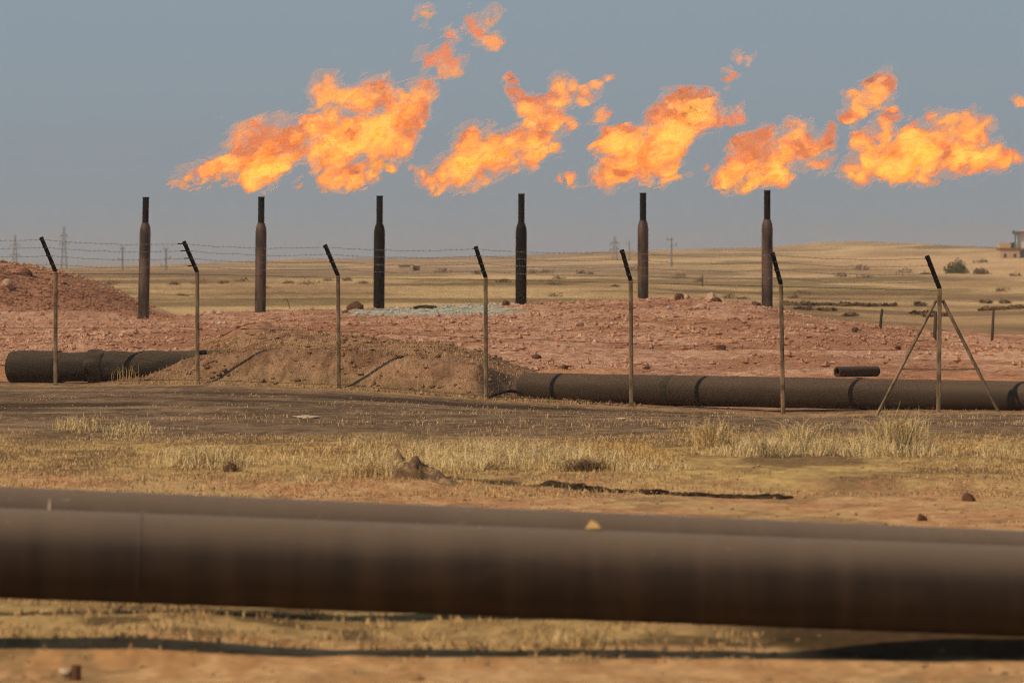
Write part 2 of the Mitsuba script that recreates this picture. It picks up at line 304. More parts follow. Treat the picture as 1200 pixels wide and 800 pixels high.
# ------------------------------------------------------------------ flames
def lin(c):
    c = np.asarray(c, float) / 255
    return np.where(c <= .04045, c / 12.92, ((c + .055) / 1.055) ** 2.4)
CLASSES = [('pink_fringe', (250, 164, 104), .17), ('deep_orange_fold', (240, 114, 40), .42), ('orange_body', (255, 152, 54), .42), ('amber_body', (255, 180, 72), .52), ('bright_core', (255, 206, 96), .62), ('sooty_fold', (160, 80, 44), .38)]
for part, _, A in CLASSES:   # burning gas: thin luminous sheets that let through most of what lies behind
    scene['m_' + part] = {'type': 'mask', 'opacity': float(1 - math.sqrt(1 - A)), 'bsdf': {'type': 'diffuse', 'reflectance': {'type': 'rgb', 'value': [.01, .01, .01]}}}
def c1(l): return [(180 + a / 3.3333, b / 3.3333, c / 3.3333) for a, b, c in l]
def c2(l): return [(460 + a / 3.3333, b / 3.3333, c / 3.3333) for a, b, c in l]
def c3(l): return [(800 + a / 3., 40 + b / 3., c / 3.) for a, b, c in l]
flames = [
    ('flame', c1([(95, 712, 22), (140, 695, 32), (190, 675, 42), (240, 655, 52), (300, 640, 62), (350, 600, 78), (330, 560, 50), (410, 600, 88), (400, 555, 55), (470, 575, 82), (500, 640, 48), (540, 545, 78), (590, 510, 58), (400, 680, 48), (450, 670, 44), (570, 722, 14), (630, 600, 24)]),
     'leftmost long flame, a wedge of orange fire trailing right from a thin tip', 1.0),
    ('flame', c1([(640, 350, 42), (690, 350, 48), (740, 385, 55), (800, 400, 60), (870, 370, 52), (905, 375, 34), (640, 480, 52), (690, 470, 55), (740, 560, 70), (720, 640, 58), (700, 695, 42), (770, 660, 60), (790, 540, 80), (830, 480, 86), (840, 590, 66), (900, 470, 86), (960, 450, 76), (1000, 410, 60), (1045, 360, 50), (1060, 330, 34), (920, 570, 50), (970, 560, 40), (1060, 430, 30), (930, 655, 26), (1010, 655, 12), (640, 610, 40), (850, 670, 30)]),
     'biggest flame, with a dark orange crest above its bright yellow middle', 1.0),
    ('flame', c2([(120, 690, 24), (160, 705, 34), (210, 690, 46), (270, 690, 55), (320, 650, 66), (300, 570, 52), (310, 520, 36), (385, 620, 62), (400, 545, 44), (440, 590, 60), (480, 560, 62), (535, 570, 70), (545, 500, 62), (580, 460, 66), (530, 410, 44), (485, 365, 34), (455, 315, 22), (630, 480, 50), (645, 400, 38), (665, 345, 42), (715, 335, 30), (755, 365, 26), (735, 395, 20), (805, 340, 24), (850, 305, 16), (630, 590, 30), (700, 500, 22)]),
     'flame with two upward horns, above the gap between the black stacks', 1.0),
    ('flame', c2([(640, 698, 15), (690, 700, 17), (740, 715, 9), (800, 712, 26), (850, 695, 44), (900, 650, 70), (870, 575, 68), (835, 575, 34), (960, 620, 82), (1020, 610, 76), (1075, 560, 76), (1055, 450, 46), (1085, 420, 46), (1110, 490, 76), (1140, 430, 74), (1180, 440, 70), (1215, 430, 62), (1245, 460, 40), (1050, 660, 46), (980, 690, 26)]),
     'compact bright flame whose round orange head leans right, over the half rusty stack', 1.0),
    ('flame', c3([(150, 505, 34), (140, 535, 16), (190, 475, 48), (240, 435, 62), (285, 430, 68), (285, 380, 44), (325, 460, 58), (370, 415, 56), (400, 355, 44), (408, 325, 26), (435, 400, 52), (480, 405, 42), (515, 375, 32), (540, 335, 20), (480, 455, 34), (80, 470, 15), (250, 490, 40)]),
     'low flame burning just above the rusty stack farthest right', 1.0),
    ('flame', c3([(580, 292, 28), (625, 262, 30), (600, 215, 24), (570, 200, 12), (690, 185, 44), (705, 160, 30), (680, 225, 38), (722, 265, 24), (712, 315, 26), (700, 360, 40), (635, 400, 46), (650, 440, 48), (720, 440, 66), (780, 465, 58), (740, 490, 36), (800, 375, 64), (860, 410, 68), (850, 490, 30), (900, 360, 58), (930, 330, 46), (950, 420, 60), (1000, 340, 52), (1050, 345, 46), (1020, 420, 58), (1080, 405, 46), (1130, 430, 36), (1175, 445, 20), (880, 280, 22), (580, 470, 30), (620, 500, 24)]),
     'rightmost large flame with an arched loop of fire on its left shoulder', 1.0),
    ('flame_puff', c1([(1060, 230, 36), (1110, 222, 42), (1150, 250, 46), (1150, 195, 32), (1180, 265, 30), (1150, 130, 30), (1185, 150, 16)]), 'peach puff of fire torn off above the biggest flame', .55),
    ('flame_puff', c2([(305, 88, 36), (345, 118, 42), (395, 150, 32), (372, 140, 28), (415, 160, 20), (400, 65, 30), (375, 85, 24)]), 'forked orange puff of fire, the highest large one near the top edge', .6),
    ('flame_puff', c1([(1065, 55, 34), (1085, 45, 18)]), 'small faint red puff of fire at the top edge', .32),
    ('flame_puff', c3([(205, 75, 24), (238, 78, 20), (240, 100, 12), (165, 140, 24), (148, 175, 18)]), 'thin curl of fire drifting above the round headed flame', .38),
    ('flame_puff', c3([(150, 305, 24), (190, 285, 24), (205, 260, 14), (170, 320, 14)]), 'pale wisp of fire between the round headed flame and the low flame', .22),
    ('flame_puff', c2([(800, 455, 32), (830, 450, 16)]), 'small faint puff of fire right of the two horned flame', .35),
    ('flame_puff', c3([(1185, 240, 26), (1215, 235, 20)]), 'tiny puff of fire cut by the right edge of the picture', .5)]
def surface_net(f, iso, org, h):
    """The surface f = iso of a grid as (vertices, quads), facing the low side."""
    ins = f > iso; n = np.array(f.shape) - 1
    acc, cnt = np.zeros((*n, 3)), np.zeros(n)
    for ax in range(3):
        o = [q for q in range(3) if q != ax]
        for u in (0, 1):
            for v in (0, 1):
                lo = [slice(None)] * 3; lo[ax] = slice(0, -1); hi = list(lo); hi[ax] = slice(1, None)
                for q, w in zip(o, (u, v)): lo[q] = hi[q] = slice(w, w + n[q])
                lo, hi = tuple(lo), tuple(hi); cr = ins[lo] != ins[hi]
                t = np.where(cr, (iso - f[lo]) / np.where(cr, f[hi] - f[lo], 1), 0)
                acc[..., ax] += t
                for q, w in zip(o, (u, v)): acc[..., q] += cr * w
                cnt += cr
    act = cnt > 0; idx = np.full(n, -1); idx[act] = np.arange(act.sum())
    v = np.argwhere(act) + acc[act] / cnt[act][:, None]
    quads = []
    for ax in range(3):
        b_, c_ = (ax + 1) % 3, (ax + 2) % 3
        lo = [slice(None)] * 3; lo[ax] = slice(0, -1); hi = list(lo); hi[ax] = slice(1, None)
        e = np.argwhere(ins[tuple(lo)] != ins[tuple(hi)])
        e = e[(e[:, b_] > 0) & (e[:, c_] > 0) & (e[:, b_] < n[b_]) & (e[:, c_] < n[c_])]
        def cell(db, dc):
            q = e.copy(); q[:, b_] -= db; q[:, c_] -= dc; return idx[tuple(q.T)]
        q = np.stack([cell(1, 1), cell(0, 1), cell(0, 0), cell(1, 0)], 1)
        out = ins[tuple(e.T)]
        q[~out] = q[~out][:, ::-1]; quads.append(q[(q >= 0).all(1)])
    return org + v * h, np.vstack(quads)
def flow(q): return q @ np.array([[.80, 0, -.50], [0, 1, 0], [.55, 0, .90]])
def make_flame(name, blobs, lab, dens, seed):
    r_ = np.random.default_rng(100 + seed)
    Y = 250.0; s = Y / F
    b = np.array(blobs); n = len(b); rad = b[:, 2] * s
    c = np.stack([X(b[:, 0], Y), Y + r_.uniform(-.30, .30, n) * rad, Z(b[:, 1], Y)], 1)
    h = .070 if name == 'flame' else .058
    lo, hi = (c - rad[:, None]).min(0) - .45, (c + rad[:, None]).max(0) + .45
    g = [np.arange(a_, e_, h) for a_, e_ in zip(lo, hi)]
    P = np.stack(np.meshgrid(*g, indexing='ij'), -1); sh = P.shape[:3]; p = P.reshape(-1, 3)
    q = p + seed * 11.7
    warp = np.stack([meshkit.fbm(q * .95 + 5 * k, 2, k) - .5 for k in range(3)], 1)
    warp2 = np.stack([meshkit.fbm(flow(q + warp) * np.array([1.15, 2.4, 3.7]) + 3 * k, 3, 7 + k) - .5 for k in range(3)], 1)
    pw = p + (.80 if name == 'flame' else .60) * warp + (.62 if name == 'flame' else .50) * warp2
    d = np.stack([(1 - np.linalg.norm(pw - c[i], axis=1) / rad[i]) * min(1, .55 + .45 * rad[i] / .8) for i in range(n)], 1)
    srt = np.log(np.exp(12 * np.clip(d, -3, 2)).sum(1)) / 12
    small = np.clip(rad[d.argmax(1)] / .8, .5, 1)
    qq = flow(q + .55 * warp)
    tb = meshkit.fbm(qq * np.array([.75, 1, 1.25]), 5, 21 + seed) - .5
    t2 = meshkit.fbm(qq * np.array([1.9, 4.0, 5.6]), 2, 51 + seed) - .5
    f = srt + (2.3 * tb + .85 * t2) * small - .10 * (1 - dens)
    ridge = 1 - 2 * abs(meshkit.fbm(qq * np.array([.8, 1.1, 1.9]), 4, 31 + seed) - .5)
    f = np.maximum(f, np.minimum(.10, np.clip(srt + .45, -1, .5) * .6 - .28 + 3.0 * (ridge - .88)))
    edge = np.minimum((p - lo).min(1), (hi - p).min(1)); f = np.where(edge < .15, -2, f)
    folds = (meshkit.fbm((q + .5 * warp) * np.array([.85, .8, 1.2]), 4, 77) - .5).reshape(sh)
    up = (P[..., 2] - c[:, 2].min()) / max(np.ptp(c[:, 2]), 1.0); f = f.reshape(sh)
    levels = [.02, .13, .27, .45, .68, .98] if name == 'flame' else [.02, .16, .34]
    got = {i: [] for i in range(6)}
    for li, iso in enumerate(levels):
        if (f > iso).sum() < 8: break
        v, qd = surface_net(f, iso, lo, h)
        if len(qd) < 8: continue
        ce = np.clip(np.round((v[qd].mean(1) - lo) / h).astype(int), 0, np.array(sh) - 1); fo, u_ = folds[tuple(ce.T)], up[tuple(ce.T)]
        heat = 1.2 * li + .1 + 5.5 * fo - 1.5 * (u_ - .45) + (0 if dens > .9 else -.9)
        cl = np.digitize(heat, [1.2, 2.2, 3.6, 5.0])
        cl = np.array([0, 2, 2, 3, 4])[cl]
        cl = np.where((li >= 1) & (cl == 2) & (fo < .02) & (heat < 2.0), 1, cl)
        cl = np.where((li >= 1) & (cl == 0) & (fo < -.03), 1, cl)
        cl = np.where((li >= 2) & (fo < -.12 - .22 * (.6 - u_)) & (dens > .9), 5, cl)
        for i in range(6):
            if (cl == i).any(): got[i].append((v, qd[cl == i]))
    k = numbered(name); tag(k, lab, 'flame', 'flames blown to the right above the flare stacks' if name == 'flame' else 'loose puffs of fire')
    tris = 0
    for i, (part, rgb, A) in enumerate(CLASSES):
        if sum(len(x[1]) for x in got[i]) < 12: continue
        vs, fs, at = [], [], 0
        for v, qd in got[i]:
            used, inv = np.unique(qd, return_inverse=True); qd = inv.reshape(qd.shape)
            vs.append(v[used]); fs.append(qd + at); at += len(used)
        qd = np.vstack(fs); t = trimesh.Trimesh(np.vstack(vs), np.vstack([qd[:, [0, 1, 2]], qd[:, [0, 2, 3]]]), process=False); tris += len(t.faces)
        labels[f'{k}__{part}'] = {'kind': 'stuff'}
        scene[f'{k}__{part}'] = mikit.ply(t, 'm_' + part, False, emitter={'type': 'area', 'sampling_weight': 0.08, 'radiance': {'type': 'rgb', 'value': [float(x) for x in lin(rgb) * A / 2 ** exposure]}})
    return tris
NF = 0
for i, (nm, bl, lab, de) in enumerate(flames): NF += make_flame(nm, [(a, b_, c_ * (1.0 if nm != 'flame' else 1.10 if c_ < 12 else 1.03)) for a, b_, c_ in bl], lab, de, i)
print('flame triangles', NF)

# ------------------------------------------------------------------ perimeter fence
tag('perimeter_fence', 'rusty chain link fence with bent topped posts and barbed wire in front of the berm', 'fence')
PF = 'perimeter_fence'
posts = [(-101, 452, -101, 316, -117, 277), (65, 451, 65, 318, 50, 280), (231.5, 449, 231, 319, 217, 285), (397, 455, 396, 323, 382, 289), (569.5, 468, 569, 325, 558, 291), (740, 477, 739, 329, 729, 295), (918, 487, 915, 333, 905, 298), (1100, 483, 1101, 338, 1086, 302)]
P3 = []
for i, (bx, by, mx, my, tx, ty) in enumerate(posts):
    Y = 112.5 - 12 * (bx - 65) / 1035.
    b3, m3, t3 = np.array([X(bx, Y), Y, Z(by, Y)]), np.array([X(mx, Y), Y, Z(my, Y)]), np.array([X(tx, Y), Y - .22, Z(ty, Y)])
    P3.append((b3, m3, t3))
    k = numbered(PF + '__post')
    up = cbox(.076, .076, m3[2] - b3[2] + .35, .012); up.vertices[:, 2] -= .35
    up.vertices[:, 0] += b3[0] + (m3[0] - b3[0]) * np.clip(up.vertices[:, 2] / (m3[2] - b3[2]), -.1, 1); up.vertices[:, 1] += Y; up.vertices[:, 2] += b3[2]
    scene[k] = mikit.ply(up, 'm_post', False)
    L = np.linalg.norm(t3 - m3); arm = cbox(.078, .055, L + .03, .008)
    zd = (t3 - m3) / L; xd = np.cross([0, 1, 0], zd); xd /= np.linalg.norm(xd); yd = np.cross(zd, xd)
    Rm = np.eye(4); Rm[:3, 0], Rm[:3, 1], Rm[:3, 2], Rm[:3, 3] = xd, yd, zd, m3 + np.array([0, -.004, .004]); arm.apply_transform(Rm)
    scene[k + '__arm'] = mikit.ply(arm, 'm_black', False)
    pegs = []
    for t in (.22, .48, .74, .98):
        c_ = m3 + (t3 - m3) * t; e = np.array([-.13 if i == 2 else -.055, -.03, .0])
        scene[numbered(k + '__wire_clip')] = mikit.ply(tube([c_ + [0.03, -.03, 0], c_ + e], .011, 5), 'm_black', False)
# corner braces
for bx, by, tx, ty, dy in ((1022, 488, 1097, 352, -.15), (1177, 485, 1105, 352, .25)):
    Y = P3[-1][0][1]
    k = numbered(PF + '__brace')
    scene[k] = mikit.ply(tube([[X(bx, Y), Y + dy, Z(by, Y) - .12], [X(tx, Y), Y + .03, Z(ty, Y)]], .029, 10), 'm_post', 40)
def panel(a, b, k):
    """Chain link between two posts: straight diagonals of both directions and three line wires."""
    (a0, a1, _), (b0, b1, _) = a, b
    L = np.linalg.norm((b0 - a0)[:2]); h = 2.07; ms = []
    def at(s, t): return a0 + (b0 - a0) * s / L + np.array([0, 0, .05]) + (t / h) * ((a1 - a0) * (1 - s / L) + (b1 - b0) * s / L - np.array([0, 0, .08])) + np.array([0, -.045, 0])
    pitch = .018
    for sg in (1, -1):
        for c in np.arange(-h, L, pitch):
            s0, s1 = max(c, 0), min(c + h, L)
            if s1 - s0 < .03: continue
            t0, t1 = s0 - c, s1 - c
            if sg < 0: t0, t1 = h - t0, h - t1
            ms.append(tube([at(s0, t0) + [0, sg * .003, 0], at(s1, t1) + [0, sg * .003, 0]], .00055, 3, False))
    for t in (.02, h * .5, h - .01): ms.append(tube([at(0, t) + [0, -.008, 0], at(L, t) + [0, -.008, 0]], .0035, 4, False))
    scene[k] = mikit.ply(cat(ms), 'm_wire', False)
for a, b in zip(P3[:-1], P3[1:]): panel(a, b, numbered(PF + '__mesh_panel'))
# return run going away from the corner
# barbed wires
for t in (.22, .48, .74, .98):
    pts, barbs = [], []
    for (a0, a1, a2), (b0, b1, b2) in zip(P3[:-1], P3[1:]):
        for s in np.linspace(0, 1, 12, endpoint=False):
            p = (a1 + (a2 - a1) * t) * (1 - s) + (b1 + (b2 - b1) * t) * s + np.array([0, -.035, -.05 * 4 * s * (1 - s) * rng.uniform(.8, 1.2)])
            pts.append(p)
    pts.append(P3[-1][1] + (P3[-1][2] - P3[-1][1]) * t + [0, -.035, 0])
    pts = np.array(pts); ms = [tube(pts, .0034, 4)]
    seg = np.concatenate([[0], np.cumsum(np.linalg.norm(np.diff(pts, axis=0), axis=1))])
    for s in np.arange(.06, seg[-1], .125):
        p = np.array([np.interp(s, seg, pts[:, q]) for q in range(3)])
        a = rng.uniform(0, 6.28); e = np.array([.01, math.cos(a), math.sin(a)]) * .022
        ms.append(tube([p - e, p + e], .0034, 3, False))
        e = np.array([.012, -math.sin(a), math.cos(a)]) * .022
        ms.append(tube([p - e, p + e], .0034, 3, False))
    scene[numbered(PF + '__barbed_wire')] = mikit.ply(cat(ms), 'm_barb', False)

# ------------------------------------------------------------------ pipes behind the fence
def lumpy_pipe(A, B, R, nL, nS, lump, seed, endcap=True):
    A, B = np.array(A, float), np.array(B, float)
    ax = (B - A) / np.linalg.norm(B - A); a = np.cross(ax, [0, 0, 1]); a /= np.linalg.norm(a); b = np.cross(a, ax)
    prof = [(0, 0.0), (0, R * .80), (.015, R * .95), (.05, R)]
    L = np.linalg.norm(B - A)
    prof += [(s, R) for s in np.linspace(.1, L - .05, nL)] + [(L - .015, R * .95), (L, R * .8), (L, 0.0)]
    rings = []
    for s, r in prof:
        ang = np.arange(nS) * 2 * np.pi / nS
        d = np.cos(ang)[:, None] * a + np.sin(ang)[:, None] * b
        p = A + ax * s + d * r
        if lump and r > 0: p = p + d * (lump * 2 * (meshkit.fbm(np.c_[ang * 0 + s * 2.2, np.cos(ang) * 1.3, np.sin(ang) * 1.3] + seed, 2, seed) - .5))[:, None] * min(1, r / R)
        rings.append(p)
    v = np.vstack(rings); n = len(prof)
    i, j = np.meshgrid(np.arange(n - 1), np.arange(nS), indexing='ij')
    q = np.stack([i * nS + j, i * nS + (j + 1) % nS, (i + 1) * nS + (j + 1) % nS, (i + 1) * nS + j], -1).reshape(-1, 4)
    return fixn(trimesh.Trimesh(v, np.vstack([q[:, [0, 1, 2]], q[:, [0, 2, 3]]]), process=False))
# left: tar-coated stub that runs into the berm
Ya, Yb = 114.6, 113.0
la, lb = [X(12, Ya), Ya, Z(430.3, Ya)], [X(262, Yb), Yb, Z(428.5, Yb)]
tag('coated_pipe', 'lumpy tar coated pipe end sticking out of the left end of the berm', 'pipe')
scene['coated_pipe__pipe'] = mikit.ply(lumpy_pipe(la, lb, .305, 120, 48, .034, 3), 'm_tar', True)
la_, lb_ = np.array(la), np.array(lb); ax_ = (lb_ - la_) / np.linalg.norm(lb_ - la_)
scene['coated_pipe__coating_wrap'] = mikit.ply(lumpy_pipe(la_ + ax_ * .02, la_ + ax_ * 1.12, .338, 30, 48, .022, 9), 'm_tar', True)
scene['coated_pipe__torn_coating'] = mikit.ply(lumpy_pipe(la_ + ax_ * 1.75, la_ + ax_ * 2.15, .325, 22, 48, .11, 14), 'm_tar', True)
# right: long main
Yc, Yd = 108.2, 101.6
ra, rb = np.array([X(614, Yc), Yc, Z(454, Yc)]), np.array([X(1200, Yd), Yd, Z(465, Yd)])
dirr = (rb - ra) / np.linalg.norm(rb - ra)
rend = rb + dirr * 9
tag('oil_main', 'long dark brown pipe lying behind the fence on the right', 'pipe')
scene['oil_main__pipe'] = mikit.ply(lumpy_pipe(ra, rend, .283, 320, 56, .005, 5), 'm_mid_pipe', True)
def on_main(px):
    t = np.linspace(0, 20, 4000); q = ra + dirr * t[:, None]; return q[np.argmin(abs(600 + F * q[:, 0] / q[:, 1] - px))]
q = on_main(788); scene['oil_main__post_shade_band'] = mikit.ply(lumpy_pipe(q - dirr * .16, q + dirr * .10, .288, 6, 56, .008, 8), 'm_tar', True)  # shadow of the fifth post built in as a darker, thicker band
# cut piece with an open end
Y = 127.; cx, cz = X(981, Y), gz(X(1005, Y), Y) + .115
prof = [(.085, 0), (.118, 0), (.118, 1.0), (.085, 1.0), (.085, 0)]
m = trimesh.creation.revolve(np.array([(.078, 0), (.118, 0), (.118, 1.18), (.105, 1.2), (0, 1.2), (0, 1.15), (.078, 1.15), (.078, 0)]), sections=28); fixn(m)
m.apply_transform(trimesh.transformations.rotation_matrix(math.radians(90), [0, 1, 0])); m.apply_transform(trimesh.transformations.rotation_matrix(math.radians(38), [0, 0, 1])); m.apply_translation([cx, Y, max(cz, Z(435.5, Y))])
scene['pipe_offcut'] = mikit.ply(m, 'm_mid_pipe', 40); tag('pipe_offcut', 'short open ended pipe piece lying behind the long pipe, left of the corner braces', 'pipe piece')
# rod on the orange soil
Y = 127.5; x0, x1 = X(1056, Y), X(1149, Y)
scene['steel_rod'] = mikit.ply(tube([[x0, Y, Z(432, Y)], [x0 * .5 + x1 * .5, Y, Z(432.6, Y)], [x1, Y + .1, Z(432, Y)]], .022, 8), 'm_post', 40); tag('steel_rod', 'rusty rod lying on the orange soil behind the corner braces', 'rod')
# cable by the pipe mouth
Y = 107.0
pts = [[X(px, Y), Y, Z(py, Y)] for px, py in ((571, 466), (578, 463), (588, 459.5), (598, 458), (608, 459.5), (613, 462))]
scene['cable'] = mikit.ply(tube(pts, .028, 7), 'm_black', True); tag('cable', 'black cable arching out of the berm at the mouth of the long pipe', 'cable')
# black bar beside the second post
Y = 111.6
scene['iron_bar'] = mikit.ply(tube([[X(232, Y), Y, Z(413, Y)], [X(242, Y), Y, Z(412.5, Y)]], .045, 8), 'm_black', 40); tag('iron_bar', 'short black iron bar jutting from the berm by a fence post', 'bar')

# ------------------------------------------------------------------ near pipes (out of focus)
def near_pipe(key, lab, rows, Y, R, seam=None):
    tl, bl, tr, br = rows
    zl, zr = (Z(tl, Y) + Z(bl, Y)) / 2, (Z(tr, Y) + Z(br, Y)) / 2
    xl, xr = X(0, Y), X(1200, Y); sl = (zr - zl) / (xr - xl)
    xs = np.linspace(-24, 24, 97)
    zz = zl + (np.clip(xs, -7, 9) - xl) * sl
    tag(key, lab, 'pipe', 'pair of near pipes')
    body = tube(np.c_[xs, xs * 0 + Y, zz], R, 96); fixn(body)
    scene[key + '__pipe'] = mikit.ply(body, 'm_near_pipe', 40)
    if seam:
        for px in seam:
            xm = X(px, Y); zc = zl + (xm - xl) * sl
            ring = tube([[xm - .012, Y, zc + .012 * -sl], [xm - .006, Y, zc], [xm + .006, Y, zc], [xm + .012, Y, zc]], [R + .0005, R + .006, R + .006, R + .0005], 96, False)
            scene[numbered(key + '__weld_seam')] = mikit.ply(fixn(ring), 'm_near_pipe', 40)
    return lambda px: (X(px, Y), Y, zl + (X(px, Y) - xl) * sl + R)
topF = near_pipe('near_pipe', 'front one of the two thick blurred pipes crossing the foreground', (595, 701, 640, 746), 34.3, .272, (166,))
topB = near_pipe('near_pipe_001', 'rear one of the two thick blurred pipes, just its top showing', (570, 666, 622, 718), 37.6, .272)
for i, (px, top, sx, sz, lab, mat) in enumerate([(83, topB, .025, .095, 'pale upright scrap caught between the two near pipes', 'm_pale'), (696, topF, .075, .055, 'straw yellow scrap lying on top of the front near pipe', 'm_straw')]):
    x, y, z = top(px); k = numbered('scrap'); m = rock(1.0, 40 + i, ICO2, 1, .8); q_ = m.vertices; q_[:, :2] *= np.clip(.75 - .6 * q_[:, 2:], .15, 1.4); m.vertices = q_ * [sx, .04, sz]
    if i == 1: m = trimesh.Trimesh(np.array([[-.085, -.03, 0], [.07, -.04, .004], [.085, .03, 0], [-.06, .04, .003], [-.025, -.01, .062], [.02, .012, .05], [.05, -.02, .022]]), [[0, 1, 4], [1, 6, 4], [1, 2, 6], [2, 5, 6], [6, 5, 4], [2, 3, 5], [3, 4, 5], [3, 0, 4], [0, 2, 1], [0, 3, 2]], process=False); m.vertices *= [.62, .8, .85]
    if i == 0: y, z = 35.9, z - .06
    m.apply_translation([x, y, z + (.012 if i else 0)]); scene[k] = mikit.ply(m, mat, i == 0); tag(k, lab, 'scrap')
# stub at the bottom edge
Y = 32.9; x = X(88, Y)
k = 'stake_stub'; tag(k, 'dark stub with a pale side at the bottom left corner', 'stub')
scene[k + '__stub'] = mikit.ply(fixn(tube([[x, Y, gz(x, Y) - .1], [x + .005, Y, gz(x, Y) + .09]], [.035, .028], 9)), 'm_rock_dark', 40)
m = rock(.05, 77); m.apply_translation([x - .06, Y + .05, gz(x, Y) + .04]); scene['pale_stone'] = mikit.ply(m, 'm_pale', True); tag('pale_stone', 'pale stone beside the dark stub at the bottom left corner', 'stone')

# ------------------------------------------------------------------ rubble, rocks, clods
OCT = trimesh.Trimesh([[1, 0, 0], [-1, 0, 0], [0, 1, 0], [0, -1, 0], [0, 0, 1], [0, 0, -1]], [[0, 2, 4], [2, 1, 4], [1, 3, 4], [3, 0, 4], [2, 0, 5], [1, 2, 5], [3, 1, 5], [0, 3, 5]], process=False)
def scatter_rocks(n, sampler, smin, smax, seed, power=2.2):
    r_ = np.random.default_rng(seed)
    x, y = sampler(r_, n); z = ground_h(x, y)
    s = smin * (smax / smin) ** (r_.random(len(x)) ** power)
    base = np.array(OCT.vertices); f = np.array(OCT.faces)
    var = np.stack([base * (1 + .35 * r_.uniform(-1, 1, (6, 1))) for _ in range(40)])
    v = var[r_.integers(0, 40, len(x))]
    a = r_.uniform(0, 6.28, len(x)); ca, sa = np.cos(a), np.sin(a)
    v = v * (s[:, None] * np.stack([r_.uniform(.8, 1.3, len(x)), r_.uniform(.8, 1.2, len(x)), r_.uniform(.55, .95, len(x))], 1))[:, None, :]
    v = np.stack([v[..., 0] * ca[:, None] - v[..., 1] * sa[:, None], v[..., 0] * sa[:, None] + v[..., 1] * ca[:, None], v[..., 2]], -1)
    v += np.stack([x, y, z + s * .3], 1)[:, None, :]
    ff = (f[None] + 6 * np.arange(len(x))[:, None, None]).reshape(-1, 3)
    return trimesh.Trimesh(v.reshape(-1, 3), ff, process=False)
def bank(r_, n):
    y = 126 + 132 * r_.random(n) ** 1.15; x = r_.uniform(-.105, .105, n) * y
    keep = (ground_h(x, y, False) > -1) & (y < 150 + 110 * (1 - sst(12, 22, x)) ) & ~((y > 225) & (x > 14)) & (gn(x, y, .25, 3, 91) + .9 * gn(x, y * .5, .09, 2, 94) + r_.uniform(-.2, .25, n) > .0) & (y > 133 + 10 * sst(0, 5, x) + 8 * gn(x, y, .3, 2, 92))
    return x[keep], y[keep]
add('rubble', scatter_rocks(52000, bank, .020, .125, 5, 2.6), 'm_rubble', False)
tag('rubble', 'pink and brown stone rubble strewn over the bank below the flare stacks', kind='stuff')
def heap(r_, n):
    x = r_.uniform(-30, -13.6, n); y = r_.uniform(232, 268, n); keep = ground_h(x, y, False) > .45
    return x[keep], y[keep]
add('heap_clods', scatter_rocks(9000, heap, .028, .13, 6), 'm_rubble', False); tag('heap_clods', 'clods and stones on the red spoil heap at the left edge', kind='stuff')
def bermside(r_, n):
    x = r_.uniform(-8, 2.5, n); y = Yf(x) + r_.uniform(-.3, 14, n); keep = (np.interp(x, BX, BH) > .05) & (gn(x, y, .9, 3, 93) + r_.uniform(-.2, .2, n) > 0)
    return x[keep], y[keep]
add('berm_clods', scatter_rocks(5500, bermside, .014, .075, 9), 'm_berm_clod', False); tag('berm_clods', 'brown clods and stones on the earth berm', kind='stuff')
def plainground(r_, n):
    y = 30 + 95 * r_.random(n); x = r_.uniform(-.1, .1, n) * y
    return x, y
add('pebbles', scatter_rocks(6000, plainground, .006, .028, 8), 'm_clod', False); tag('pebbles', 'small clods and pebbles on the bare soil and the track', kind='stuff')
big = [  # px, row, distance, size, dark, label
    (9, 334, 250, .34, 0, 'pale block on the spoil heap at the left edge'), (14, 338, 249, .22, 1, 'dark rock right under the pale block on the spoil heap'), (31, 326, 255, .36, 1, 'dark rock high on the spoil heap, left of the first fence post'),
    (415, 364, 241, .42, 1, 'dark lump at the left end of the grey gravel, behind the third fence post'), (405, 373, 228, .22, 1, 'dark rock just below the dark lump by the grey gravel'), (593, 357, 243, .22, 1, 'dark rock touching the soot black stack'),
    (661, 416, 137, .19, 1, 'dark red rock on the slope above the left part of the long pipe'), (757, 412, 140, .13, 1, 'dark red rock just right of the fifth fence post'), (711, 359, 238, .20, 0, 'pale stone left of the half rusty stack'), (800, 352, 243, .36, 0, 'pale boulder on the very crest of the rubble bank'), (796, 357, 240, .28, 1, 'dark boulder under the crest boulder'),
    (833, 358, 238, .34, 0, 'pale boulder right of the bank crest'), (838, 365, 232, .26, 1, 'dark boulder in front of the pale one right of the crest'), (785, 370, 215, .2, 0, 'pinkish boulder on the bank below the crest'), (821, 373, 212, .26, 0, 'broad pale boulder low on the right of the bank'),
    (886, 365, 239, .24, 1, 'dark rock at the left foot of the rusty stack farthest right'), (916, 363, 240, .22, 1, 'dark rock right of the rusty stack behind the bent post'), (845, 397, 160, .18, 1, 'dark rock midway down the right side of the bank'), (680, 383, 190, .16, 0, 'pale pink stone on the middle of the bank'), (1052, 404, 165, .12, 1, 'dark stone on the pink soil left of the corner braces'),
    (1002, 381, 190, .14, 1, 'small dark rock where the bank runs out at the right'), (630, 399, 150, .15, 1, 'dark stone on the slope above the pipe mouth'), (320, 390, 139, .16, 1, 'dark stone on the small brown hump'), (248, 369, 236, .2, 0, 'pale stone at the foot of the spoil heap'), (96, 385, 200, .2, 0, 'pale stone on the pink soil right of the first fence post'),
    (1135, 587, 57.5, .085, 1, 'dark clod lying alone on the dry grass at the right'), (1080, 607, 53, .06, 1, 'small dark clod just above the rear pipe at the right')]
